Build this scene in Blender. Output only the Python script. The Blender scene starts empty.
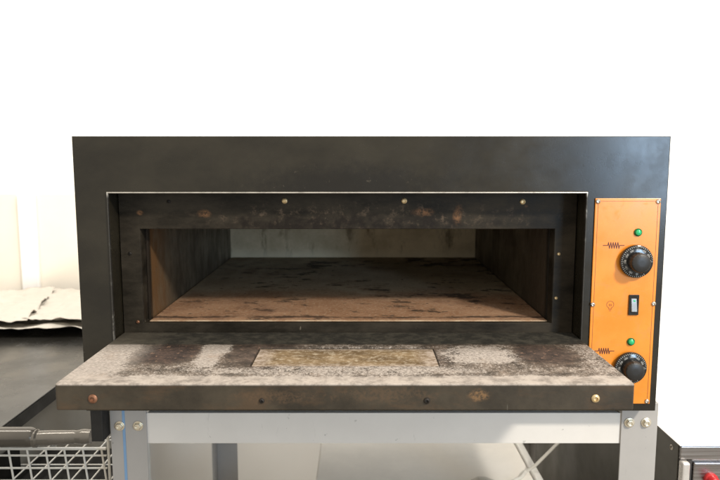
import bpy, bmesh, math, random
from mathutils import Vector, Matrix, noise as mnoise
random.seed(7)
S = bpy.context.scene
C = S.collection
H = 1.30                       # eye height; everything below is written relative to it and lifted by H
R = math.radians

# ------------------------------------------------------------------ node helper
class Mat:
    def __init__(s, name, rough=.5, metal=0., spec=.5, color=(.5, .5, .5)):
        s.m = bpy.data.materials.new(name); s.m.use_nodes = True
        s.t = s.m.node_tree; s.n = s.t.nodes
        s.b = s.n['Principled BSDF']
        s.b.inputs['Roughness'].default_value = rough
        s.b.inputs['Metallic'].default_value = metal
        s.b.inputs['Specular IOR Level'].default_value = spec
        s.b.inputs['Base Color'].default_value = (*color, 1)
        s.tc = s.n.new('ShaderNodeTexCoord').outputs['Object']
        s._xyz = None
    def link(s, a, b): s.t.links.new(a, b)
    def put(s, sock, v):
        if v is None: return
        if hasattr(v, 'is_output'): s.link(v, sock)
        elif isinstance(v, (tuple, list)) and len(v) == 3 and sock.type == 'RGBA': sock.default_value = (*v, 1)
        else: sock.default_value = v
    def math(s, op, a, b=None, c=None, clamp=False):
        n = s.n.new('ShaderNodeMath'); n.operation = op; n.use_clamp = clamp
        for i, v in enumerate((a, b, c)): s.put(n.inputs[i], v)
        return n.outputs[0]
    def xyz(s):
        if s._xyz is None:
            n = s.n.new('ShaderNodeSeparateXYZ'); s.link(s.tc, n.inputs[0]); s._xyz = n.outputs
        return s._xyz
    def scaled(s, sc, off=(0, 0, 0)):
        n = s.n.new('ShaderNodeMapping'); s.link(s.tc, n.inputs[0])
        n.inputs['Scale'].default_value = sc; n.inputs['Location'].default_value = off
        return n.outputs[0]
    def noise(s, scale, detail=4, rough=.6, vec=None, dist=0.):
        n = s.n.new('ShaderNodeTexNoise'); s.link(vec or s.tc, n.inputs['Vector'])
        n.inputs['Scale'].default_value = scale; n.inputs['Detail'].default_value = detail
        n.inputs['Roughness'].default_value = rough; n.inputs['Distortion'].default_value = dist
        return n.outputs[0]
    def rng(s, v, a, b, lo=0., hi=1., smooth=True):
        n = s.n.new('ShaderNodeMapRange'); s.put(n.inputs[0], v)
        n.interpolation_type = 'SMOOTHSTEP' if smooth else 'LINEAR'
        for i, q in zip((1, 2, 3, 4), (a, b, lo, hi)): n.inputs[i].default_value = q
        return n.outputs[0]
    def mix(s, f, a, b):
        n = s.n.new('ShaderNodeMix'); n.data_type = 'RGBA'
        s.put(n.inputs[0], f); s.put(n.inputs[6], a); s.put(n.inputs[7], b)
        return n.outputs[2]
    def blob(s, ax, ay, cx, cy, rx, ry, wob=None, amt=.6, soft=.5):
        """soft-edged stain of its own shape; 1 inside"""
        x = s.math('DIVIDE', s.math('SUBTRACT', s.xyz()[ax], cx), rx)
        y = s.math('DIVIDE', s.math('SUBTRACT', s.xyz()[ay], cy), ry)
        d = s.math('SQRT', s.math('ADD', s.math('MULTIPLY', x, x), s.math('MULTIPLY', y, y)))
        if wob is not None: d = s.math('ADD', d, s.math('MULTIPLY', s.math('SUBTRACT', wob, .5), amt*2))
        return s.rng(d, 1+soft*.5, 1-soft*.5)
    def mul(s, a, b): return s.math('MULTIPLY', a, b)
    def mx(s, a, b): return s.math('MAXIMUM', a, b)
    def color(s, v): s.put(s.b.inputs['Base Color'], v)
    def rough(s, v): s.put(s.b.inputs['Roughness'], v)
    def bump(s, h, strength=.2, dist=.002):
        n = s.n.new('ShaderNodeBump'); n.inputs['Strength'].default_value = strength
        n.inputs['Distance'].default_value = dist; s.put(n.inputs['Height'], h)
        s.link(n.outputs[0], s.b.inputs['Normal'])

def plain(name, color, rough=.5, metal=0., spec=.5, var=.12, vs=14., bump=0., bs=200., scuff=0.):
    m = Mat(name, rough, metal, spec)
    k = m.noise(vs, 5, .65)
    lo = tuple(c*(1-var) for c in color); hi = tuple(min(1, c*(1+var)) for c in color)
    base = m.mix(m.rng(k, .3, .7), lo, hi)
    if scuff:                                                  # worn paint: fine dark nicks and a few rubbed streaks
        q = m.mx(m.rng(m.noise(75, 3, .5), .70, .74), m.mul(m.rng(m.noise(26, 4, .7, m.scaled((3.2, 1, .5), (4, 2, 1))), .64, .72), .45))
        base = m.mix(m.mul(q, scuff), base, tuple(c*.35 for c in color))
        base = m.mix(m.rng(m.noise(4, 5, .7), .52, .75, 0, .22*scuff), base, tuple(c*f for c, f in zip(color, (.62, .56, .46))))
    m.color(base)
    m.rough(m.rng(m.noise(vs*1.7, 4), .3, .7, max(0, rough-.08), min(1, rough+.08)))
    if bump: m.bump(m.noise(bs, 3), bump, .001)
    return m.m

# ------------------------------------------------------------------ geometry helpers
def box(bm, x0, x1, y0, y1, z0, z1):
    vs = [bm.verts.new((x, y, z)) for x in (x0, x1) for y in (y0, y1) for z in (z0, z1)]
    for f in ((0, 1, 3, 2), (4, 6, 7, 5), (0, 4, 5, 1), (2, 3, 7, 6), (0, 2, 6, 4), (1, 5, 7, 3)):
        bm.faces.new([vs[i] for i in f])
    return vs
def ring_y(bm, o, i, y0, y1):
    """closed rectangular ring: o and i are (x0,x1,z0,z1), running y0..y1"""
    def loop(r, y): return [bm.verts.new(p) for p in ((r[0], y, r[2]), (r[1], y, r[2]), (r[1], y, r[3]), (r[0], y, r[3]))]
    a, b, c, d = loop(o, y0), loop(i, y0), loop(o, y1), loop(i, y1)
    for k in range(4):
        n = (k+1) % 4
        bm.faces.new((a[k], a[n], b[n], b[k])); bm.faces.new((c[k], d[k], d[n], c[n]))
        bm.faces.new((a[k], c[k], c[n], a[n])); bm.faces.new((b[k], b[n], d[n], d[k]))
def lathe(bm, prof, centre, axis='y', seg=40):
    """prof: (radius, distance towards the front) pairs"""
    cx, cy, cz = centre; rows = []
    for r, h in prof:
        row = []
        for k in range(seg):
            a = 2*math.pi*k/seg; p, q = r*math.cos(a), r*math.sin(a)
            if axis == 'y': co = (cx+p, cy-h, cz+q)
            elif axis == 'z': co = (cx+p, cy+q, cz+h)
            else: co = (cx-h, cy+p, cz+q)
            row.append(bm.verts.new(co))
        rows.append(row)
    for a, b in zip(rows, rows[1:]):
        for k in range(seg): bm.faces.new((a[k], a[(k+1) % seg], b[(k+1) % seg], b[k]))
    bm.faces.new(rows[0]); bm.faces.new(rows[-1])
def tube(bm, pts, rad, seg=10):
    pts = [Vector(p) for p in pts]; rows = []
    for i, p in enumerate(pts):
        t = (pts[min(i+1, len(pts)-1)]-pts[max(i-1, 0)]).normalized()
        u = t.cross(Vector((0, 0, 1)) if abs(t.z) < .9 else Vector((1, 0, 0))).normalized(); w = t.cross(u)
        r = rad[i] if isinstance(rad, (list, tuple)) else rad
        rows.append([bm.verts.new(p+r*(math.cos(2*math.pi*k/seg)*u+math.sin(2*math.pi*k/seg)*w)) for k in range(seg)])
    for a, b in zip(rows, rows[1:]):
        for k in range(seg): bm.faces.new((a[k], a[(k+1) % seg], b[(k+1) % seg], b[k]))
    bm.faces.new(rows[0]); bm.faces.new(rows[-1])

WORLD = {}
def obj(name, bm, mat, parent=None, origin=(0, 0, 0), bevel=0., smooth=False, seg=2):
    """link bm (coordinates relative to the eye) as one object whose origin sits at `origin`"""
    o3 = Vector(origin)+Vector((0, 0, H))
    for v in bm.verts: v.co = v.co+Vector((0, 0, H))-o3
    bmesh.ops.recalc_face_normals(bm, faces=bm.faces[:])
    me = bpy.data.meshes.new(name); bm.to_mesh(me); bm.free()
    if smooth:
        for p in me.polygons: p.use_smooth = True
    me.materials.append(mat)
    o = bpy.data.objects.new(name, me); C.objects.link(o)
    pw = WORLD[parent.name] if parent else Vector((0, 0, 0))
    o.location = o3-pw; o.parent = parent; WORLD[o.name] = o3
    if bevel:
        b = o.modifiers.new('edge', 'BEVEL'); b.width = bevel; b.segments = seg
        b.limit_method = 'ANGLE'; b.angle_limit = R(40); b.harden_normals = False
    if smooth:
        e = o.modifiers.new('split', 'EDGE_SPLIT'); e.split_angle = R(38)
    return o
def thing(name, label, cat, loc, group=None):
    o = bpy.data.objects.new(name, None); C.objects.link(o); o.empty_display_size = .1
    o.location = Vector(loc)+Vector((0, 0, H)); WORLD[o.name] = Vector(o.location)
    tag(o, label, cat, group); return o
def tag(o, label, cat, group=None):
    o['label'] = label; o['category'] = cat
    if group: o['group'] = group
def struct(o): o['kind'] = 'structure'; return o
def B(): return bmesh.new()

# ------------------------------------------------------------------ materials
# black oven paint with greasy smears and a scorched, blistered patch above the mouth
m = Mat('black_enamel', .42, 0, .40)
n1 = m.noise(5, 5, .65, m.scaled((1, 1, 1.6))); n2 = m.noise(60, 4, .7); n3 = m.noise(420, 2, .5)
base = m.mix(m.rng(n1, .3, .72), (.012, .0100, .0064), (.027, .0228, .0148))
sc = m.blob(0, 2, -.03, .375, .15, .03, n2, .9, 1.2)
base = m.mix(m.mul(sc, .75), base, (.006, .005, .004))
spk = m.mul(sc, m.rng(m.noise(95, 3, .6), .63, .72))
base = m.mix(m.mul(spk, .5), base, (.075, .062, .045))
chip = m.rng(m.noise(38, 2, .4, m.scaled((1, 1, 1.3), (3, 1, 2))), .745, .765)
base = m.mix(m.mul(chip, .5), base, (.10, .09, .07))
m.color(base)
m.rough(m.rng(m.noise(9, 6, .7),   .3, .7, .19, .31)); m.bump(m.math('ADD', n3, m.mul(sc, n2)), .045, .0008)
M_black = m.m

# front plate round the mouth: burnt black steel, rust blooms
m = Mat('burnt_steel_plate', .55, .0, .14)
n1 = m.noise(9, 6, .7, m.scaled((.6, 1, 1.6))); n2 = m.noise(55, 4, .7); nl = m.noise(26, 4, .6)
base = m.mix(m.rng(n1, .32, .7), (.008, .0065, .0045), (.042, .034, .024))
ash = m.mul(m.blob(0, 2, .03, .232, .26, .020, n2, .8, 1.0), m.rng(m.noise(60, 5, .75), .5, .72))
base = m.mix(m.mul(ash, .7), base, (.145, .104, .072))
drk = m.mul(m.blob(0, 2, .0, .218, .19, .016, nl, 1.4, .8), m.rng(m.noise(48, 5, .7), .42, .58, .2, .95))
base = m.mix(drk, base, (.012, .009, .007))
rust = None
for cx, cz, rx, rz in ((-.348, .2385, .005, .004), (-.239, .2375, .010, .006), (.127, .240, .016, .0055), (.186, .2345, .0075, .013), (.30, .250, .003, .002)):
    k = m.blob(0, 2, cx, cz, rx, rz, n2, 1.6, 1.1)
    rust = k if rust is None else m.mx(rust, k)
base = m.mix(m.mul(rust, m.rng(m.noise(110, 4, .75), .40, .60, .05, .8)), base, (.21, .105, .05))
base = m.mix(m.mul(m.rng(m.noise(70, 3, .5, m.scaled((1, 1, .6))), .70, .76), .5), base, (.20, .17, .13))
m.color(base); m.rough(m.rng(n1, .3, .7, .42, .68)); m.bump(m.noise(160, 4, .7), .2, .001)
M_plate = m.m

# partly worn mouth surround; light caught by the top lip painted as bright metal
m = Mat('lit_worn_steel_edge', .38, .6, .5)
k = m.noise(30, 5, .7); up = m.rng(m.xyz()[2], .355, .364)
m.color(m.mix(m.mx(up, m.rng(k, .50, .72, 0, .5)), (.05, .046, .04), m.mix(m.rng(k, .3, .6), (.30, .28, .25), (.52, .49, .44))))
M_edge = m.m

# chamber lining: aluminised sheet, browned by heat
m = Mat('chamber_lining', .5, .35, .4)
n1 = m.noise(7, 6, .7); n2 = m.noise(24, 5, .7, m.scaled((1, 1, .5)))
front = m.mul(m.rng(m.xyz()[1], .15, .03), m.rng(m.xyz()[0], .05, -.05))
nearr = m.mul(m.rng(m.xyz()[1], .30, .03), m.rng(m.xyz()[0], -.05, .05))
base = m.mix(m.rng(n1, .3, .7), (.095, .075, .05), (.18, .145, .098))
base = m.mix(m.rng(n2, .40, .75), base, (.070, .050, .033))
base = m.mix(m.mul(nearr, .8), base, (.055, .041, .029))  # right wall out of the light: its shade near the mouth painted in
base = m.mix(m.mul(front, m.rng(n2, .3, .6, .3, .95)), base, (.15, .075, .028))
base = m.mix(m.mul(m.rng(m.xyz()[1], .016, .005), .92), base, (.014, .012, .009))  # painted shade: dark strip just behind the mouth collar
m.color(base); m.rough(m.rng(n2, .3, .7, .4, .65)); m.bump(m.noise(90, 4), .15, .001)
M_lining = m.m
m = Mat('chamber_back_sheet', .5, .2, .4)  # paler than the lining: stronger light on the back wall put into the colour
n1 = m.noise(9, 6, .7, m.scaled((.8, 1, 1))); n2 = m.noise(15, 5, .7, m.scaled((1, 1, .35), (.3, 0, 2)))
base = m.mix(m.rng(n1, .3, .7), (.40, .325, .205), (.64, .535, .365))
base = m.mix(m.rng(n2, .52, .68, 0, .8), base, (.13, .095, .05))
base = m.mix(m.mul(m.rng(m.xyz()[2], .03, .0), .5), base, (.70, .64, .48))
m.color(base); m.bump(m.noise(90, 4), .15, .001)
M_back = m.m

# hearth stone
m = Mat('baking_stone', .85, 0, .25)
n1 = m.noise(6, 6, .72); n2 = m.noise(21, 5, .70, m.scaled((.7, 1, 1)), .1); n3 = m.noise(150, 3, .7); nc = m.noise(4.5, 3, .5, m.scaled((1, 1, 1), (2, 5, 0)))
far = m.rng(m.math('ADD', m.xyz()[1], m.mul(m.math('SUBTRACT', n1, .5), .25)), .15, .30)
base = m.mix(m.rng(n1, .3, .72), (.25, .130, .068), (.42, .250, .150))
base = m.mix(far, base, m.mix(m.rng(n1, .3, .7), (.31, .25, .165), (.48, .40, .275)))
base = m.mix(m.rng(n3, .48, .7, 0, .4), base, (.58, .46, .33))
base = m.mix(m.rng(m.math('ADD', n2, m.mul(m.math('SUBTRACT', nc, .5), .55)), .550, .64, 0, .82), base, (.030, .022, .016))
base = m.mix(m.rng(m.noise(48, 4, .65), .62, .68, 0, .8), base, (.05, .034, .024))
base = m.mix(m.rng(m.noise(5.2, 6, .75), .50, .64, 0, .45), base, (.13, .066, .042))
line = m.rng(m.math('ABSOLUTE', m.math('SUBTRACT', m.xyz()[1], m.math('ADD', .026, m.mul(m.math('SUBTRACT', n1, .5), .05)))), .010, .003)
base = m.mix(m.mul(line, m.rng(n2, .38, .55, .15, .9)), base, (.05, .03, .02))
edge = m.rng(m.xyz()[1], .009, .002)
base = m.mix(m.mul(edge, m.rng(n2, .40, .62, .1, .75)), base, (.60, .48, .34))
m.color(base); m.bump(m.math('ADD', n3, n2), .4, .002)
M_stone = m.m

# door: black steel, baked-on crust and flour; origin at the middle of the hinge edge, y runs 0 (hinge) to -.26 (front)
m = Mat('floured_door_steel', .62, 0, .35)
X, Y, Z = m.xyz()
n1 = m.noise(8, 6, .7); n2 = m.noise(42, 5, .78, m.scaled((.9, 1.0, 1))); n3 = m.noise(230, 3, .8, m.scaled((.9, 1, 1))); n4 = m.math('ADD', m.mul(m.noise(18, 5, .75, None, .5), .65), m.mul(m.noise(75, 4, .8), .35))
steel = m.mix(m.rng(n1, .3, .7), (.022, .0175, .012), (.058, .046, .031))
steel = m.mix(m.mul(m.rng(m.noise(13, 5, .7, m.scaled((.8, 1, 2))), .50, .68), .5), steel, (.085, .050, .026))
for cx, cz, rx, rz in ((.178, -.016, .009, .006), (.055, -.014, .05, .010), (-.09, -.018, .05, .008)):
    k = m.mul(m.blob(0, 2, cx, cz, rx, rz, n2, 1.8, 1.2), m.rng(n3, .35, .6))
    steel = m.mix(m.mul(k, .55), steel, (.27, .15, .065) if rx < .03 else (.10, .062, .035))
scr = m.rng(m.noise(40, 2, .5, m.scaled((2.2, 1, .35), (1, 4, 2))), .74, .77)
steel = m.mix(m.mul(scr, .55), steel, (.24, .23, .19))
# amount of flour over the top: heavy at the front lip and the left margin, thin over the crust patches, none by the hinge
yy = m.math('ADD', Y, m.mul(m.math('SUBTRACT', n4, .5), .045))
lip = m.rng(yy, -.208, -.245)
left = m.rng(m.math('ADD', X, m.mul(m.math('SUBTRACT', n4, .5), .07)), -.285, -.345)
right = m.mul(m.rng(m.math('ADD', X, m.mul(m.math('SUBTRACT', n4, .5), .09)), .30, .36), .45)
pile1 = m.blob(0, 1, -.203, -.110, .030, .085, n4, 1.1, 1.3)
pile2 = m.blob(0, 1, .20, -.13, .085, .055, n4, .9, 1.)
pile3 = m.mul(m.blob(0, 1, 0, -.205, .30, .03, n4, .7, 1.), .5)
amt = m.mx(m.mx(m.mul(lip, .96), m.mul(left, .85)), m.mx(m.mx(m.mul(pile1, .80), m.mul(pile2, .62)), m.mx(pile3, right)))
amt = m.mx(amt, .40)
crust1 = m.blob(0, 1, -.272, -.120, .052, .055, n4, .45, .7)
crust2 = m.blob(0, 1, -.130, -.115, .060, .075, n4, .55, .9)
crust3 = m.blob(0, 1, .300, -.125, .045, .055, n4, .6, 1.)
crust4 = m.blob(0, 1, .145, -.12, .035, .055, n4, .6, 1.)
cr = m.mx(m.mx(m.mul(crust1, .92), m.mul(crust2, .62)), m.mx(m.mul(crust3, .85), m.mul(crust4, .35)))
amt = m.mul(amt, m.math('SUBTRACT', 1., m.mul(cr, .62)))
bandy = m.rng(m.math('ADD', Y, m.mul(m.math('SUBTRACT', n4, .5), .014)), -.070, -.078)       # sooty strip that sits under the frame when shut
amt = m.mul(amt, m.math('ADD', .13, m.mul(bandy, .87)))
n5 = m.noise(520, 2, .7)
g = m.math('ADD', m.math('ADD', m.mul(n2, .32), m.mul(n3, .38)), m.mul(n5, .30))
thr = m.math('SUBTRACT', .735, m.mul(amt, .56))
fl = m.rng(m.math('SUBTRACT', g, thr), -.035, .075)
fl = m.mx(fl, m.mx(m.mul(lip, .56), m.mul(left, .74)))
crustc = m.mix(m.rng(m.math('ADD', m.mul(n2, .5), m.mul(n3, .5)), .40, .64), (.010, .0058, .0045), (.045, .0225, .016))
bandc = m.mix(m.rng(n2, .40, .66), (.016, .0145, .011), (.050, .045, .034))
top = m.mix(m.mul(cr, .9), m.mix(m.rng(n2, .35, .65), (.032, .024, .017), (.12, .090, .066)), crustc)
flourc = m.mix(m.rng(n3, .3, .7), (.185, .16, .14), (.38, .335, .295))
flourc = m.mix(m.rng(n4, .50, .68, 0, .55), flourc, (.20, .135, .085))
flourc = m.mix(m.mul(lip, .8), flourc, m.mix(m.rng(n2, .35, .6), (.165, .142, .122), (.37, .325, .285)))
rusty = m.mul(m.rng(m.noise(120, 3, .7, m.scaled((1, 1, 1), (5, 3, 1))), .58, .68), m.mul(cr, .75))
top = m.mix(rusty, top, (.22, .13, .085))
top = m.mix(m.mul(fl, .93), top, flourc)
top = m.mix(bandy, m.mix(m.mul(fl, .35), bandc, (.16, .135, .10)), top)
isTop = m.rng(Z, -.0035, -.0012)
m.color(m.mix(isTop, steel, top))
m.rough(m.math('ADD', .42, m.mul(isTop, .38), clamp=True))
m.bump(m.math('ADD', m.mul(m.mul(fl, isTop), 1.2), m.mul(n3, .3)), .35, .0015)
M_door = m.m

m = Mat('grimy_door_glass', .32, 0, .5)
n1 = m.noise(22, 5, .7, m.scaled((.6, 1, 1))); n2 = m.noise(120, 4, .75)
base = m.mix(m.rng(n1, .32, .68), (.095, .062, .031), (.205, .145, .082))
base = m.mix(m.rng(n2, .50, .68, 0, .6), base, (.33, .28, .20))
bx = m.math('ABSOLUTE', m.math('ADD', m.xyz()[0], .0)); by = m.math('ABSOLUTE', m.math('ADD', m.xyz()[1], .1375))
ed = m.mx(m.rng(bx, .10, .134), m.rng(by, .028, .046))
base = m.mix(m.mul(ed, m.rng(n2, .3, .6, .2, .8)), base, (.30, .245, .205))
m.color(base); m.rough(m.rng(n2, .4, .6, .3, .8)); m.bump(n2, .15, .001)
M_glass = m.m

# orange control fascia
m = Mat('orange_enamel', .30, 0, .5)
n1 = m.noise(10, 5, .65)
base = m.mix(m.rng(n1, .3, .7), (.70, .225, .020), (.77, .275, .032))
base = m.mix(m.rng(m.noise(70, 4, .7), .60, .8, 0, .35), base, (.50, .17, .03))
sm = m.rng(m.noise(22, 5, .7, None, .8), .52, .66)
base = m.mix(m.mul(sm, .30), base, (.62, .20, .03))
m.color(base); m.rough(m.math('ADD', m.rng(n1, .3, .7, .22, .32), m.mul(sm, .16))); m.bump(m.noise(300, 2), .03, .0005)
M_orange = m.m
M_print = plain('red_brown_print', (.075, .012, .010), .5)
M_line = plain('panel_groove_line', (.22, .055, .02), .5)
M_dial = plain('black_dial_plastic', (.012, .012, .012), .15, 0, .5, .1)
M_knob = plain('matt_knob_plastic', (.014, .013, .012), .38, 0, .5, .1)
M_white_print = plain('white_print', (.52, .51, .48), .5)
M_green = Mat('green_lens', .12, 0, .6, (.02, .40, .15)).m
M_greenr = Mat('green_bezel', .3, 0, .5, (.004, .10, .03)).m
M_chrome = plain('screw_steel', (.62, .58, .52), .28, 1, .5, .2, 60)
M_brass = plain('brass_screw', (.60, .46, .26), .42, .7, .5, .25, 90)
M_rusty = plain('rusty_screw', (.22, .105, .06), .45, .5, .4, .35, 120)
M_dark = plain('dark_screw', (.022, .018, .015), .6, .2, .4, .2, 90)
M_grey = plain('grey_stand_paint', (.385, .368, .350), .38, 0, .45, .05, 6, .05, 260, .5)
M_bar = plain('pale_stand_paint', (.70, .67, .63), .42, 0, .45, .035, 6, .04, 260, .4)
M_bolt = plain('zinc_bolt', (.72, .66, .54), .34, .85, .5, .15, 70)
M_blue = plain('blue_film', (.20, .35, .56), .4, 0, .5, .06)
M_rubber = plain('black_rubber', (.016, .015, .014), .6, 0, .4, .2, 40)
M_wire = plain('pale_coated_wire', (.60, .58, .53), .4, 0, .5, .06)
M_grip = plain('grey_plastic_grip', (.085, .075, .063), .18, .3, .5, .10, 10)
M_sleeve = plain('grey_tube', (.15, .135, .115), .2, .4, .5, .10, 14, .05, 60)
M_crate = plain('black_crate_plastic', (.008, .0075, .007), .7, 0, .12, .2)
M_top = plain('dark_worktop', (.013, .0122, .0105), .26, 0, .55, .10, 5)
M_topedge = plain('black_worktop_edge', (.010, .0095, .009), .5, 0, .3, .1)
M_panel = plain('warm_grey_panel', (.235, .22, .19), .5, 0, .4, .06, 4)
M_side = plain('dark_steel_side', (.10, .094, .078), .42, .3, .4, .16, 5)
M_cream = plain('cream_splashback', (.80, .745, .655), .5, 0, .4, .03, 4)
M_white = plain('painted_streak_white', (.86, .85, .83), .4, 0, .5, .02)  # white for the strip that models the reflection streak
M_paper = plain('cream_paper', (.47, .44, .39), .75, 0, .3, .03, 8)
M_box = plain('pale_grey_lid', (.78, .75, .70), .5, 0, .4, .06, 5, .06, 120)
M_lip = plain('sun_stripe_white', (.80, .785, .75), .4, 0, .5, .04)
M_red = plain('red_knob_plastic', (.40, .012, .015), .3, 0, .5, .1)
M_cable = plain('white_cable', (.62, .60, .55), .5, 0, .4, .05)
M_slot = plain('dark_gap', (.05, .045, .042), .6)
m = Mat('brushed_steel', .3, 1)
nb = m.noise(60, 3, .6, m.scaled((.06, 1, 6)))
m.color(m.mix(m.rng(nb, .3, .7), (.30, .28, .275), (.42, .40, .39))); m.rough(m.rng(nb, .3, .7, .24, .38))
M_steel = m.m
m = Mat('brushed_steel_top', .3, .8)  # paler copy of brushed_steel: the overexposed top put into its colour
nb = m.noise(60, 3, .6, m.scaled((.06, 1, 6)))
m.color(m.mix(m.rng(nb, .3, .7), (.78, .77, .75), (.86, .85, .84))); m.rough(m.rng(nb, .3, .7, .35, .48))
M_steeltop = m.m
m = Mat('white_wall_paint', .7, 0, .3)
m.color(m.mix(m.rng(m.noise(3, 5, .6), .3, .7), (.84, .825, .79), (.87, .86, .83))); m.bump(m.noise(140, 4), .1, .001)
M_wall = m.m
m = Mat('floor_tiles', .45, 0, .4)
br = m.n.new('ShaderNodeTexBrick'); m.link(m.tc, br.inputs['Vector']); br.offset = 0
br.inputs['Scale'].default_value = 1; br.inputs['Brick Width'].default_value = .3; br.inputs['Row Height'].default_value = .3
br.inputs['Mortar Size'].default_value = .004
br.inputs['Color1'].default_value = (.22, .19, .15, 1); br.inputs['Color2'].default_value = (.20, .175, .14, 1); br.inputs['Mortar'].default_value = (.16, .15, .13, 1)
m.color(br.outputs['Color'])
M_floor = m.m

# ------------------------------------------------------------------ setting
b = B(); box(b, -2.6, 2.6, -.9, 2.72, -1.36, -1.30); struct(obj('floor', b, M_floor))
b = B(); box(b, -2.6, 2.6, 2.53, 2.65, -1.2995, 1.5); struct(obj('wall', b, M_wall))

# ------------------------------------------------------------------ the oven
F = 1.0575                     # front face
XL, XR, ZT, ZB = -.4575, .4935, .0345, -.4195
oven = thing('pizza_oven', 'black single deck pizza oven with drop-down door open, on grey steel stand', 'pizza oven', (.018, 1.5, ZB))
rec = (-.4055, .3645, -.330, -.0535)      # mouth surround in the casing
b = B()
ring_y(b, (XL, XR, ZB, ZT), rec, F, F+.0022)
ring_y(b, (XL, XR, ZB, ZT), (XL+.002, XR-.002, ZB+.002, ZT-.002), F+.0027, 1.955)
box(b, XL+.001, XR-.001, 1.9555, 1.958, ZB+.001, ZT-.001)
ring_y(b, (rec[0]-.004, rec[1]+.004, rec[2]-.004, rec[3]+.004), (rec[0]-.0005, rec[1]+.0005, rec[2]-.0005, rec[3]+.0005), F+.0027, 1.118)
obj('casing', b, M_black, oven, (.018, F, ZB), .0012)
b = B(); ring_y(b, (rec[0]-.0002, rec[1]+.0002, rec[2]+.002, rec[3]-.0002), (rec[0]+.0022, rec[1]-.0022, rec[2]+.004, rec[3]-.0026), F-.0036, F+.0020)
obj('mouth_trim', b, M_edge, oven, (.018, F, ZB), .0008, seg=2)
P = 1.1025                     # plate round the mouth
op = (-.371, .328, -.281, -.1185)
b = B(); ring_y(b, (rec[0]+.001, rec[1]-.001, rec[2]+.001, rec[3]-.001), op, P, P+.003)
ring_y(b, (op[0]-.004, op[1]+.004, op[2]-.004, op[3]+.004), (op[0]+.0004, op[1]-.0004, op[2]+.0004, op[3]-.0004), P+.0035, P+.028)
plate = obj('mouth_plate', b, M_plate, oven, (-.022, P, -.330), .0008)
def screw(parent, x, y, z, r, mat, name='screw', axis='y', slot=True):
    bb = B()
    lathe(bb, ((r, -.0004), (r, .0008), (r*.82, .0020), (r*.52, .0026), (r*.46, .0002), (r*.2, .0001)), (x, y, z), axis, 20)
    return obj(name, bb, mat, parent, (x, y, z), smooth=True)
for x, z, mt in ((-.126, -.0712, M_brass), (.0742, -.0712, M_brass), (.2725, -.0725, M_brass), (-.3203, -.0725, M_dark),
                 (-.3885, -.160, M_dark), (.336, -.161, M_brass), (-.380, -.2785, M_rusty), (.334, -.237, M_brass)):
    screw(plate, x, P, z, .0050 if mt is M_brass and z > -.1 else .003, mt)
# chamber
cx0, cx1, cz0, cz1, cy0, cy1 = -.3665, .3265, -.297, -.112, P+.029, 1.852
b = B(); ring_y(b, (cx0-.004, cx1+.004, cz0-.004, cz1+.004), (cx0, cx1, cz0, cz1), cy0, cy1)
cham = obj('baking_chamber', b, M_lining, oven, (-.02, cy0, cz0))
b = B(); box(b, cx0-.004, cx1+.004, cy1+.0005, cy1+.004, cz0-.004, cz1+.004); obj('back_sheet', b, M_back, cham, (-.02, cy1, -.279))
b = B(); tube(b, ((.236, cy0+.30, -.135), (.236, cy0+.42, -.135), (.236, cy0+.60, -.135)), .006); obj('heating_element', b, M_dark, cham, (.236, cy0, -.135), smooth=True)
b = B()
box(b, cx0+.0015, cx1-.0015, P+.012, cy1-.002, -.2968, -.2795)
obj('hearth_stone', b, M_stone, oven, (-.02, P+.012, -.2795), .002)
# door: open and level
DX0, DX1, DY0, DZ, DT = -.4035, .3632, .8395, -.2960, .0365
gx0, gx1, gy0, gy1 = -.158, .115, .9155, 1.0095
b = B()
def door_mesh(b):
    xs = (DX0, gx0, gx1, DX1); ys = (DY0, gy0, gy1, P-.003)
    for zz, flip in ((DZ, 0),):
        g = [[b.verts.new((x, y, zz)) for x in xs] for y in ys]
        for i in range(3):
            for j in range(3):
                if (i, j) != (1, 1): b.faces.new((g[i][j], g[i][j+1], g[i+1][j+1], g[i+1][j]))
        w = [g[1][1], g[1][2], g[2][2], g[2][1]]
        lo = [b.verts.new((v.co.x, v.co.y, zz-.004)) for v in w]
        for k in range(4): b.faces.new((w[k], w[(k+1) % 4], lo[(k+1) % 4], lo[k]))
        b.faces.new(lo)
        rim = [g[0][0], g[0][1], g[0][2], g[0][3], g[1][3], g[2][3], g[3][3], g[3][2], g[3][1], g[3][0], g[2][0], g[1][0]]
        bot = [b.verts.new((v.co.x, v.co.y, zz-DT)) for v in rim]
        for k in range(12): b.faces.new((rim[k], rim[(k+1) % 12], bot[(k+1) % 12], bot[k]))
        b.faces.new(bot)
door_mesh(b)
bmesh.ops.bevel(b, geom=[e for e in b.edges if len(e.link_faces) == 2 and abs(e.verts[0].co.x-e.verts[1].co.x) < 1e-6
                         and abs(e.verts[0].co.y-DY0) < 1e-6 and abs(e.verts[1].co.y-DY0) < 1e-6
                         and min(abs(e.verts[0].co.x-DX0), abs(e.verts[0].co.x-DX1)) < 1e-6], offset=.0035, segments=3, affect='EDGES', profile=.5)
door = obj('door', b, M_door, oven, (-.0215, P-.003, DZ), .0018)
b = B(); box(b, gx0+.0018, gx1-.0012, gy0+.0014, gy1-.0050, DZ-.0038, DZ-.0016)
obj('window_pane', b, M_glass, door, (-.0215, P-.003, DZ), .0006)
for x, z, mt, r in ((-.3535, -.3163, M_rusty, .0062), (-.1300, -.3190, M_dark, .0036), (.0885, -.3190, M_dark, .0042), (.3115, -.3158, M_brass, .0056)):
    screw(door, x, DY0-.0002, z, r, mt)
for x in (DX0+.05, DX1-.05):
    b = B(); tube(b, ((x-.03, P-.0015, DZ-.02), (x+.03, P-.0015, DZ-.02)), .0045); obj('hinge', b, M_dark, door, (x, P, DZ), smooth=True)

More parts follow.
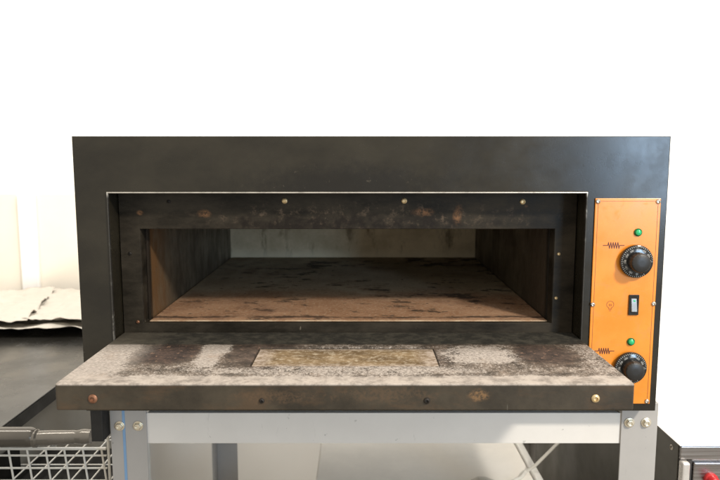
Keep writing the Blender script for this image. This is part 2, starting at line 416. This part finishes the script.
# control fascia
px0, px1, pz0, pz1 = .3770, .4820, -.4060, -.0640
FY = F-.0030
b = B(); box(b, px0, px1, FY, F-.0003, pz0, pz1)
panel = obj('control_panel', b, M_orange, oven, ((px0+px1)/2, F, pz0), .0008)
b = B(); lx, t = .0042, .00055
for (x0, x1, z0, z1) in ((px0+lx, px0+lx+t, pz0+.004, pz1-.009), (px1-lx-t, px1-lx, pz0+.009, pz1-.009), (px0+.009, px1-.009, pz1-.0048, pz1-.0048+t*.8)):
    box(b, x0, x1, FY-.0002, FY+.0004, z0, z1)
obj('border_line', b, M_line, panel, ((px0+px1)/2, F, pz0))
def zig(b, xa, xb, z, amp=.0048, n=5, w=.0011):
    lead = (xb-xa)*.22
    pts = [(xa, z), (xa+lead, z)]
    k = (xb-xa-2*lead)/(2*n)
    for i in range(2*n): pts.append((xa+lead+k*(i+.5), z+(amp if i % 2 == 0 else -amp)))
    pts += [(xb-lead, z), (xb, z)]
    for p, q in zip(pts, pts[1:]):
        d = Vector((q[0]-p[0], q[1]-p[1])); nrm = Vector((-d.y, d.x)).normalized()*w/2; e = d.normalized()*w*.35
        cs = [(p[0]-e.x+nrm.x, p[1]-e.y+nrm.y), (q[0]+e.x+nrm.x, q[1]+e.y+nrm.y), (q[0]+e.x-nrm.x, q[1]+e.y-nrm.y), (p[0]-e.x-nrm.x, p[1]-e.y-nrm.y)]
        y = FY-.00025-random.random()*.00008
        f = [b.verts.new((x, y, zz)) for x, zz in cs]; bk = [b.verts.new((x, FY+.0004, zz)) for x, zz in cs]
        b.faces.new(f); b.faces.new(bk)
        for i in range(4): b.faces.new((f[i], f[(i+1) % 4], bk[(i+1) % 4], bk[i]))
def arc(b, cx, cz, r, a0, a1, w, n=24):
    pts = [(cx+r*math.cos(a0+(a1-a0)*i/n), cz+r*math.sin(a0+(a1-a0)*i/n)) for i in range(n+1)]
    for p, q in zip(pts, pts[1:]):
        d = Vector((q[0]-p[0], q[1]-p[1])); nrm = Vector((-d.y, d.x)).normalized()*w/2
        cs = [(p[0]+nrm.x, p[1]+nrm.y), (q[0]+nrm.x, q[1]+nrm.y), (q[0]-nrm.x, q[1]-nrm.y), (p[0]-nrm.x, p[1]-nrm.y)]
        f = [b.verts.new((x, FY-.0002, zz)) for x, zz in cs]; b.faces.new(f)
for a in ((.3925, .4265, -.1400), (.3855, .4185, -.3155)):
    b = B(); zig(b, *a); obj('element_symbol', b, M_print, panel, (a[0], F, a[2]))
b = B(); arc(b, .4085, -.2375, .0058, R(-62), R(242), .0007)
for x0, x1, z0, z1 in ((.4058, .4112, -.2446, -.2440), (.4062, .4108, -.2463, -.2457), (.4070, .4100, -.2480, -.2474), (.4058, .4064, -.2445, -.2420), (.4106, .4112, -.2445, -.2420)):
    box(b, x0, x1, FY-.0002, FY+.0003, z0, z1)
for a in (-40, 0, 40):
    x, z = .4085+.0028*math.sin(R(a)), -.2375+.0012*math.cos(R(a)); box(b, x-.0003, x+.0003, FY-.0003, FY+.0003, z-.0035, z)
obj('lamp_symbol', b, M_line, panel, ((px0+px1)/2, F, pz0))
for x, z in ((.3812, -.0690), (.4774, -.0692), (.3800, -.2375), (.4790, -.2360), (.4768, -.4015), (.3812, -.4015)):
    screw(panel, x, FY, z, .0040, M_chrome)

def glyphs(text, size):
    cu = bpy.data.curves.new('t', 'FONT'); cu.body = text; cu.size = size; cu.align_x = 'CENTER'; cu.align_y = 'CENTER'
    o = bpy.data.objects.new('t', cu); C.objects.link(o); bpy.context.view_layer.update()
    me = o.to_mesh(); vs = [v.co.copy() for v in me.vertices]; fs = [tuple(p.vertices) for p in me.polygons]
    o.to_mesh_clear(); bpy.data.objects.remove(o); bpy.data.curves.remove(cu)
    return vs, fs
def dial(x, z, turn, label):
    bb = B()
    lathe(bb, ((.0185, -.0002), (.0185, .003), (.0265, .0035), (.0270, .0060), (.0262, .0086), (.0235, .0098), (.0160, .0108), (.004, .0109)), (x, FY, z), 'y', 64)
    d = obj('temperature_dial', bb, M_dial, oven, (x, FY, z), smooth=True)
    bb = B(); prof = ((.0160, .0100), (.0158, .0240), (.0150, .0262), (.0130, .0275), (.004, .0277))
    lathe(bb, prof, (x, FY, z), 'y', 60)
    for v in bb.verts:                                     # fluted grip
        dx, dz = v.co.x-x, v.co.z-z; rr = math.hypot(dx, dz)
        if rr > .0145:
            k = 1-.035*(.5+.5*math.cos(math.atan2(dz, dx)*20)); v.co.x = x+dx*k; v.co.z = z+dz*k
    obj('knob', bb, M_knob, d, (x, FY, z), smooth=True)
    bb = B()
    for i in range(41):
        a = turn+R(300)*i/40; L = .0030 if i % 4 == 0 else .0017
        u = Vector((math.sin(a), 0, math.cos(a))); w = Vector((math.cos(a), 0, -math.sin(a)))*.00032
        c0 = Vector((x, FY-.0093, z))+u*.0252; c1 = Vector((x, FY-.0101, z))+u*(.0252-L)
        bb.faces.new([bb.verts.new(p) for p in (c0-w, c0+w, c1+w, c1-w)])
        if i % 4 == 0 and i:
            vs, fs = glyphs(str(i//4*50), .0042)
            base = Vector((x, FY-.01085, z))+u*.0196
            wu = Vector((math.cos(a), 0, -math.sin(a)))
            nv = [bb.verts.new(base+wu*v.x+u*v.y) for v in vs]
            for f in fs: bb.faces.new([nv[k] for k in f])
    obj('scale_marking', bb, M_white_print, d, (x, FY, z))
    return d
dial(.4448, -.1653, R(150), None)
dial(.4440, -.3425, R(150), None)
for x, z in ((.4473, -.1187), (.4450, -.2995)):
    bb = B(); lathe(bb, ((.0062, -.0002), (.0064, .0018), (.0056, .0026), (.0050, .0020)), (x, FY, z), 'y', 32); il = obj('indicator_light', bb, M_greenr, oven, (x, FY, z), smooth=True)
    bb = B(); lathe(bb, ((.0050, .0), (.0050, .0026), (.0043, .0044), (.0026, .0054), (.0008, .0057)), (x, FY, z), 'y', 32); obj('lens', bb, M_green, il, (x, FY, z), smooth=True)
x, z = .4462, -.2378
b = B(); ring_y(b, (x-.0080, x+.0080, z-.0168, z+.0168), (x-.0050, x+.0050, z-.0112, z+.0112), FY-.0028, FY+.0002)
sw = obj('rocker_switch', b, M_dial, oven, (x, FY, z), .0006)
b = B()
vs = box(b, x-.0047, x+.0047, FY-.0030, FY-.0001, z-.0108, z+.0108)
for v in vs:
    if v.co.y < FY-.002: v.co.y += .0012 if v.co.z > z else -.0030
obj('rocker', b, plain('rocker_plastic', (.20, .20, .19), .25, 0, .5, .1), sw, (x, FY, z), .0008)
b = B(); lathe(b, ((.0024, -.0001), (.0020, .0005), (.0006, .0007)), (x+.0005, FY-.0022, z+.0062), 'y', 16); obj('switch_lamp', b, M_green, sw, (x, FY, z), smooth=True)
# oven feet; the front left one hangs just outside the stand's rail
for x0, x1, y0, y1, zl in ((XL+.001, XL+.0215, F+.012, F+.045, -.4790), (XL+.001, XL+.0215, 1.88, 1.91, -.4790)):
    b = B(); box(b, x0, x1, y0, y1, zl, ZB-.0005); ft = obj('foot', b, M_rubber, oven, ((x0+x1)/2, y0, zl), .0015)

# ------------------------------------------------------------------ the stand
SY = 1.0955; SX0, SX1, SB = -.4335, .5165, 1.90
stand = thing('oven_stand', 'grey angle-steel stand with bolted legs and pale crossbar under the black oven', 'stand', (.04, 1.42, -1.30))
def angle(bm, x, sx, y, sy, w=.063, t=.003, z0=-1.285, z1=ZB-.001):
    xs = sorted((x, x+sx*w)); ys = sorted((y, y+sy*t)); box(bm, *xs, *ys, z0, z1)
    xs = sorted((x, x+sx*t)); ys = sorted((y+sy*t, y+sy*w)); box(bm, *xs, ys[0], ys[1], z0, z1)
legs = []
for x, sx in ((SX0, 1), (SX1, -1)):
    for y, sy in ((SY, 1), (SB, -1)):
        b = B(); angle(b, x, sx, y, sy); lg = obj('leg', b, M_grey, stand, (x, y, -1.285), .0008)
        b = B(); box(b, *sorted((x-sx*.002, x+sx*.066)), *sorted((y-sy*.002, y+sy*.066)), -1.2995, -1.2855); obj('foot_cap', b, M_rubber, lg, (x, y, -1.3), .002)
        if sy > 0:
            for bx_ in ((x+.0165, x+.0485) if sx > 0 else (x-.0495, x-.0205)):
                bb = B(); zb = -.4615 if sx > 0 else -.4555
                lathe(bb, ((.0088, -.0002), (.0088, .0016), (.0080, .0018)), (bx_, y, zb), 'y', 28)
                lathe(bb, ((.0066, .0017), (.0066, .0055), (.0056, .0068), (.0034, .0069), (.0032, .0050)), (bx_, y, zb), 'y', 6)
                obj('bolt', bb, M_bolt, lg, (bx_, y, zb), .0003)
            if sx > 0:
                b = B(); box(b, x+.0212, x+.0258, y-.0006, y-.00005, -1.25, ZB-.004); obj('blue_strip', b, M_blue, lg, (x, y, -1))
b = B(); box(b, SX0+.0600, SX1-.0605, SY+.0032, SY+.0058, -.4950, -.4395); box(b, SX0+.0640, SX1-.0640, SY+.006, SY+.040, -.4425, -.4398)
obj('front_crossbar', b, M_bar, stand, (.04, SY, -.495), .0008)
b = B(); box(b, SX0+.004, SX1-.004, SB-.0060, SB-.0034, -.4950, -.4395); obj('rear_crossbar', b, M_grey, stand, (.04, SB, -.495), .0008)
for x, sx in ((SX0, 1), (SX1, -1)):
    b = B(); box(b, *sorted((x+sx*.0034, x+sx*.006)), SY+.012, SB-.012, -.4950, ZB-.0015)
    box(b, *sorted((x+sx*.0065, x+sx*.040)), SY+.012, SB-.012, ZB-.0045, ZB-.0015)
    obj('side_rail', b, M_grey, stand, (x, 1.42, -.495), .0008)
for x, sx in ((SX0, 1), (SX1, -1)):
    b = B(); box(b, *sorted((x+sx*.0034, x+sx*.006)), SY+.012, SB-.012, -1.15, -1.10); obj('lower_rail', b, M_grey, stand, (x, 1.42, -1.15), .0008)

# ------------------------------------------------------------------ under the stand
bxx = thing('storage_chest', 'pale grey lidded storage chest standing underneath the oven stand', 'chest', (.17, 1.72, -1.30))
b = B(); box(b, -.105, .450, 1.345, 1.80, -1.2985, -.845); obj('body', b, M_box, bxx, (.17, 1.72, -1.3), .006)
b = B(); box(b, -.112, .440, 1.335, 1.81, -.8445, -.806); lid = obj('lid', b, M_box, bxx, (.17, 1.72, -.84), .005)
b = B(); box(b, .4405, .4605, 1.335, 1.81, -.8440, -.799); obj('sun_stripe_rim', b, M_lip, lid, (.45, 1.72, -.84), .004)  # white rim added in place of a sunlit stripe along the lid edge
b = B()
pts = [(.28+.018*k, 1.56+.018*math.sin(k*1.1), -.8015) for k in range(8)]+[(.424, 1.60, -.796), (.447, 1.60, -.781), (.478, 1.60, -.7475), (.509, 1.60, -.714), (.545, 1.61, -.668), (.575, 1.62, -.60)]
tube(b, pts, .0042, 8); o = obj('power_cable', b, M_cable, None, (.45, 1.6, -.8), smooth=True)
tag(o, 'thin pale power cable slanting up behind the stand\'s crossbar', 'cable')

# ------------------------------------------------------------------ steel unit at right
su = thing('steel_counter_unit', 'low stainless steel kitchen unit with a red knob, beside the stand\'s right leg', 'kitchen unit', (.95, 1.5, -1.30))
AX, AZ, AY = .600, -.534, 1.179
b = B(); box(b, AX+.003, 1.40, AY+.004, 2.30, -1.29, AZ-.004); obj('body', b, M_steel, su, (.95, 1.5, -1.3), .002)
b = B(); box(b, AX, AX+.0026, AY+.006, 2.302, -1.285, AZ-.0025); sp = obj('side_panel', b, M_side, su, (AX, 1.5, -1.3), .0008)
screw(sp, AX-.0002, AY+.030, AZ-.004-.0145, .0055, M_chrome, axis='x')
b = B(); box(b, AX-.001, 1.402, AY-.002, 2.305, AZ-.0020, AZ); obj('top', b, M_steeltop, su, (.95, 1.5, AZ), .0008)
b = B(); box(b, AX+.001, 1.402, AY-.0022, AY+.0035, AZ-.0290, AZ-.0024); obj('front_rail', b, M_steel, su, (.95, AY, AZ), .002)
b = B(); box(b, AX+.001, AX+.0155, AY-.014, AY+.0035, -1.20, AZ-.0300); obj('corner_post', b, plain('pale_post', (.60, .57, .54), .3, .4), su, (AX, AY, -.9), .003)
b = B(); box(b, AX+.0165, AX+.0255, AY+.0005, AY+.0035, -1.20, AZ-.0305); obj('door_gap', b, M_slot, su, (AX, AY, -.9))
b = B(); box(b, AX+.0265, 1.39, AY-.0045, AY+.0035, -1.20, AZ-.0335); obj('front_panel', b, M_steel, su, (.95, AY, -.9), .002)
b = B(); kx, kz = .6585, -.5985
lathe(b, ((.0125, -.0002), (.0125, .006), (.0105, .008), (.0100, .020), (.0085, .0225), (.003, .023)), (kx, AY-.0046, kz), 'y', 32)
obj('red_knob', b, M_red, su, (kx, AY, kz), smooth=True)

# ------------------------------------------------------------------ worktop at left with papers
wt = thing('side_worktop', 'dark glossy worktop with black edge and grey side, left of the oven', 'worktop', (-1.2, 1.7, -1.30))
TX, TZ = -.700, -.521
b = B(); box(b, -1.75, TX,   .75, 2.515, TZ-.003, TZ); obj('top', b, M_top, wt, (-1.2, 1.7, TZ), .001)
b = B(); ring_y(b, (-1.75, TX+.001, TZ-.030, TZ-.0035), (-1.70, TX-.05, TZ-.029, TZ-.0040), .751, 2.514); obj('edge_band', b, M_topedge, wt, (-1.2, 1.7, TZ), .0008)
b = B(); box(b, -1.72, TX-.006, .79, 2.08, -1.299, TZ-.0305); obj('side_panel', b, M_panel, wt, (-1.2, 1.7, -1.3), .001)
def sheet(x0, x1, y0, y1, z, rot, amp, curl, seed, label, nm='paper_sheet', group='papers lying on the dark worktop'):
    bb = B(); nx, ny = 80, 60; g = []
    for j in range(ny+1):
        row = []
        for i in range(nx+1):
            u, v = i/nx-.5, j/ny-.5
            p = Vector((u*3.1+seed, v*2.6, seed))
            zz = .004*mnoise.noise(p*9)+.012*abs(mnoise.noise(p*3.3+Vector((9, 2, 1))))+amp*abs(mnoise.noise(p))*1.6+amp*.5*abs(mnoise.noise(p*2.7))+curl*max(0, -v-.22)**1.5*(1+.7*math.sin(u*5+seed))
            row.append(bb.verts.new((u*(x1-x0), v*(y1-y0)+.012*mnoise.noise(Vector((u*4+seed, 3, 0))), zz)))
        g.append(row)
    for j in range(ny):
        for i in range(nx): bb.faces.new((g[j][i], g[j][i+1], g[j+1][i+1], g[j+1][i]))
    cxy = Vector(((x0+x1)/2, (y0+y1)/2, z)); rm = Matrix.Rotation(rot, 4, 'Z')
    for v in bb.verts: v.co = rm @ v.co+cxy
    o = obj(nm, bb, M_paper, None, cxy, smooth=False)
    for p in o.data.polygons: p.use_smooth = True
    s = o.modifiers.new('thick', 'SOLIDIFY'); s.thickness = .0006; s.offset = 1
    tag(o, label, 'paper', group); return o
sheet(-1.62, -.81, 1.86, 2.46, TZ+.001, R(2), .014, .10, 1.3, 'large crumpled cream paper sheet at the bottom of the pile on the worktop')
sheet(-1.30, -.74, 1.93, 2.42, TZ+.026, R(-9), .014, .10, 4.1, 'cream paper sheet nearest the oven, overlapping the larger crumpled sheet')
sheet(-1.62, -1.05, 1.83, 2.34, TZ+.030, R(16), .018, .14, 8.7, 'tilted cream paper sheet on top of the pile, at the photo\'s left edge')
sp_ = thing('splashback', 'cream splashback on the white wall behind the papers, with a reflection streak modelled as a white strip', 'splashback', (-1.3, 2.58, -.5))
b = B(); box(b, -2.2, -.62, 2.515, 2.5285, TZ+.001, -.135); obj('panel', b, M_cream, sp_, (-1.3, 2.59, -.5), .002)
b = B(); box(b, -1.300, -1.235, 2.495, 2.5146, TZ+.002, -.138); obj('painted_streak', b, M_white, sp_, (-1.27, 2.58, -.5), .003)  # bright reflection streak built as a raised white strip

# ------------------------------------------------------------------ wire trolley at left
ct = thing('wire_trolley', 'pale wire trolley basket with thick grey tube handle, below the dark worktop', 'trolley', (-.55, 1.35, -1.30))
TYY = 1.150
b = B()
n = 36; pts = []; rad = []
for i in range(n+1):
    k = i/n; x = -.6915+.098*k; pts.append((x, TYY, -.5060)); rad.append(.0182 if k < .90 else .0182-.0035*((k-.9)/.1)**2)
tube(b, pts, rad, 24); hd = obj('handle', b, M_grip, ct, (-.64, TYY, -.506), smooth=True)
b = B(); pts = []; rad = []
for i in range(n+1):
    k = i/n; x = -.5950+.105*k
    pts.append((x, TYY, -.5085+.004*k)); rad.append(.0132+.0006*math.sin(k*7)+(.0008*math.sin(k*24) if k > .7 else 0)+(.003 if k < .06 else 0))
tube(b, pts, rad, 24); obj('tube_end', b, M_sleeve, hd, (-.54, TYY, -.508), smooth=True)
b = B(); gy = 1.165; w = .0019
zt, zb = -.534, -.660; xr = -.470
xs = [-.7215+.0345*i for i in range(8)]
for x in xs: tube(b, ((x, gy, zt), (x+.008, gy-.004, -.59), (x+.016, gy-.01, zb)), w, 8)
for z in (zt, -.5475, -.5720, -.5965, -.6210, -.6455): tube(b, ((-.75, gy-.002, z), (xr, gy-.002, z)), w if z < zt-.001 else .003, 8)
obj('front_grid', b, M_wire, ct, (-.55, gy, -.6), smooth=True)
b = B(); zf = -.628
for i in range(12): x = -.9135+.0385*i; tube(b, ((x, gy-.003, zf), (x, 1.43, zf)), w*.85, 8)
for y in (1.30, 1.42): tube(b, ((-.92, y, zf-.004), (-.49, y, zf-.004)), w*.85, 8)
obj('shelf_grid', b, M_wire, ct, (-.55, 1.4, zf), smooth=True)
b = B(); tube(b, ((-.4675, gy, -.405-.02), (-.4665, gy, -.55), (-.466, gy, -1.25)), .0026, 8)
obj('upright', b, M_wire, ct, (-.44, 1.2, -.8), smooth=True)
for x in (-.688, -.478):
    for y in (1.182, 1.412):
        b = B(); tube(b, ((x, y, zf), (x, y, -1.258)), .006, 10); lgf = obj('leg', b, M_wire, ct, (x, y, zf), smooth=True)
        b = B(); lathe(b, ((.020, -.008), (.022, -.004), (.022, .004), (.020, .008)), (x, y, -1.277), 'x', 20); obj('castor', b, M_rubber, lgf, (x, y, -1.277), smooth=True)
b = B(); box(b, -.696, -.490, 1.195, 1.40, -1.0, -.640)
sb_ = B(); box(sb_, -.7035, -.6985, 1.172, 1.29, -.66, -.578); obj('side_board', sb_, M_crate, ct, (-.70, 1.3, -.6), .001)
o = obj('crate', b, M_crate, None, (-.58, 1.3, -1.0), .006); tag(o, 'black plastic crate beneath the wire grid of the trolley', 'crate')

# ------------------------------------------------------------------ light
w = bpy.data.worlds.new('World'); S.world = w; w.use_nodes = True
bg = w.node_tree.nodes['Background']; bg.inputs[0].default_value = (1.0, .935, .825, 1)
wt_ = w.node_tree; tcn = wt_.nodes.new('ShaderNodeTexCoord'); sx_ = wt_.nodes.new('ShaderNodeSeparateXYZ'); mr_ = wt_.nodes.new('ShaderNodeMapRange')
wt_.links.new(tcn.outputs['Generated'], sx_.inputs[0]); wt_.links.new(sx_.outputs[2], mr_.inputs[0])
for i_, v_ in zip((1, 2, 3, 4), (-.7, .7, .52, 1.25)): mr_.inputs[i_].default_value = v_     # room light: bright ceiling half, dim floor half
wt_.links.new(mr_.outputs[0], bg.inputs[1])
def area(name, loc, target, sx, sy, power, col):
    l = bpy.data.lights.new(name, 'AREA'); l.shape = 'RECTANGLE'; l.size = sx; l.size_y = sy; l.energy = power; l.color = col
    o = bpy.data.objects.new(name, l); C.objects.link(o); o.location = Vector(loc)+Vector((0, 0, H))
    d = (Vector(target)-Vector(loc)); o.rotation_euler = d.to_track_quat('-Z', 'Y').to_euler(); return o
area('ceiling_lamp', (1.65, -.75, 1.42), (.05, 1.1, -.25), .24, .24, 76, (1, .92, .80))
area('wall_wash_fill', (0, 1.35, 1.55), (0, 2.6, -.1), 3.6, .3, 85, (1, .95, .88))  # added wash to whiten the wall, no actual lamp there
area('window_light', (1.68, -1.50, .12), (.45, 1.06, -.1), .45, .75, 30, (.52, .74, 1))

# ------------------------------------------------------------------ camera
cam = bpy.data.cameras.new('camera'); co = bpy.data.objects.new('camera', cam); C.objects.link(co)
co.location = (0, 0, H); co.rotation_euler = (R(90-7.093), 0, 0)
cam.sensor_width = 36; cam.lens = 36*659/720; cam.clip_start = .02; cam.clip_end = 100
cam.dof.use_dof = True; cam.dof.focus_distance = 1.06; cam.dof.aperture_fstop = 7.0
S.camera = co
S.view_settings.view_transform = 'Standard'; S.view_settings.look = 'None'; S.view_settings.exposure = 0.0; S.view_settings.gamma = 1
S.view_settings.use_curve_mapping = False
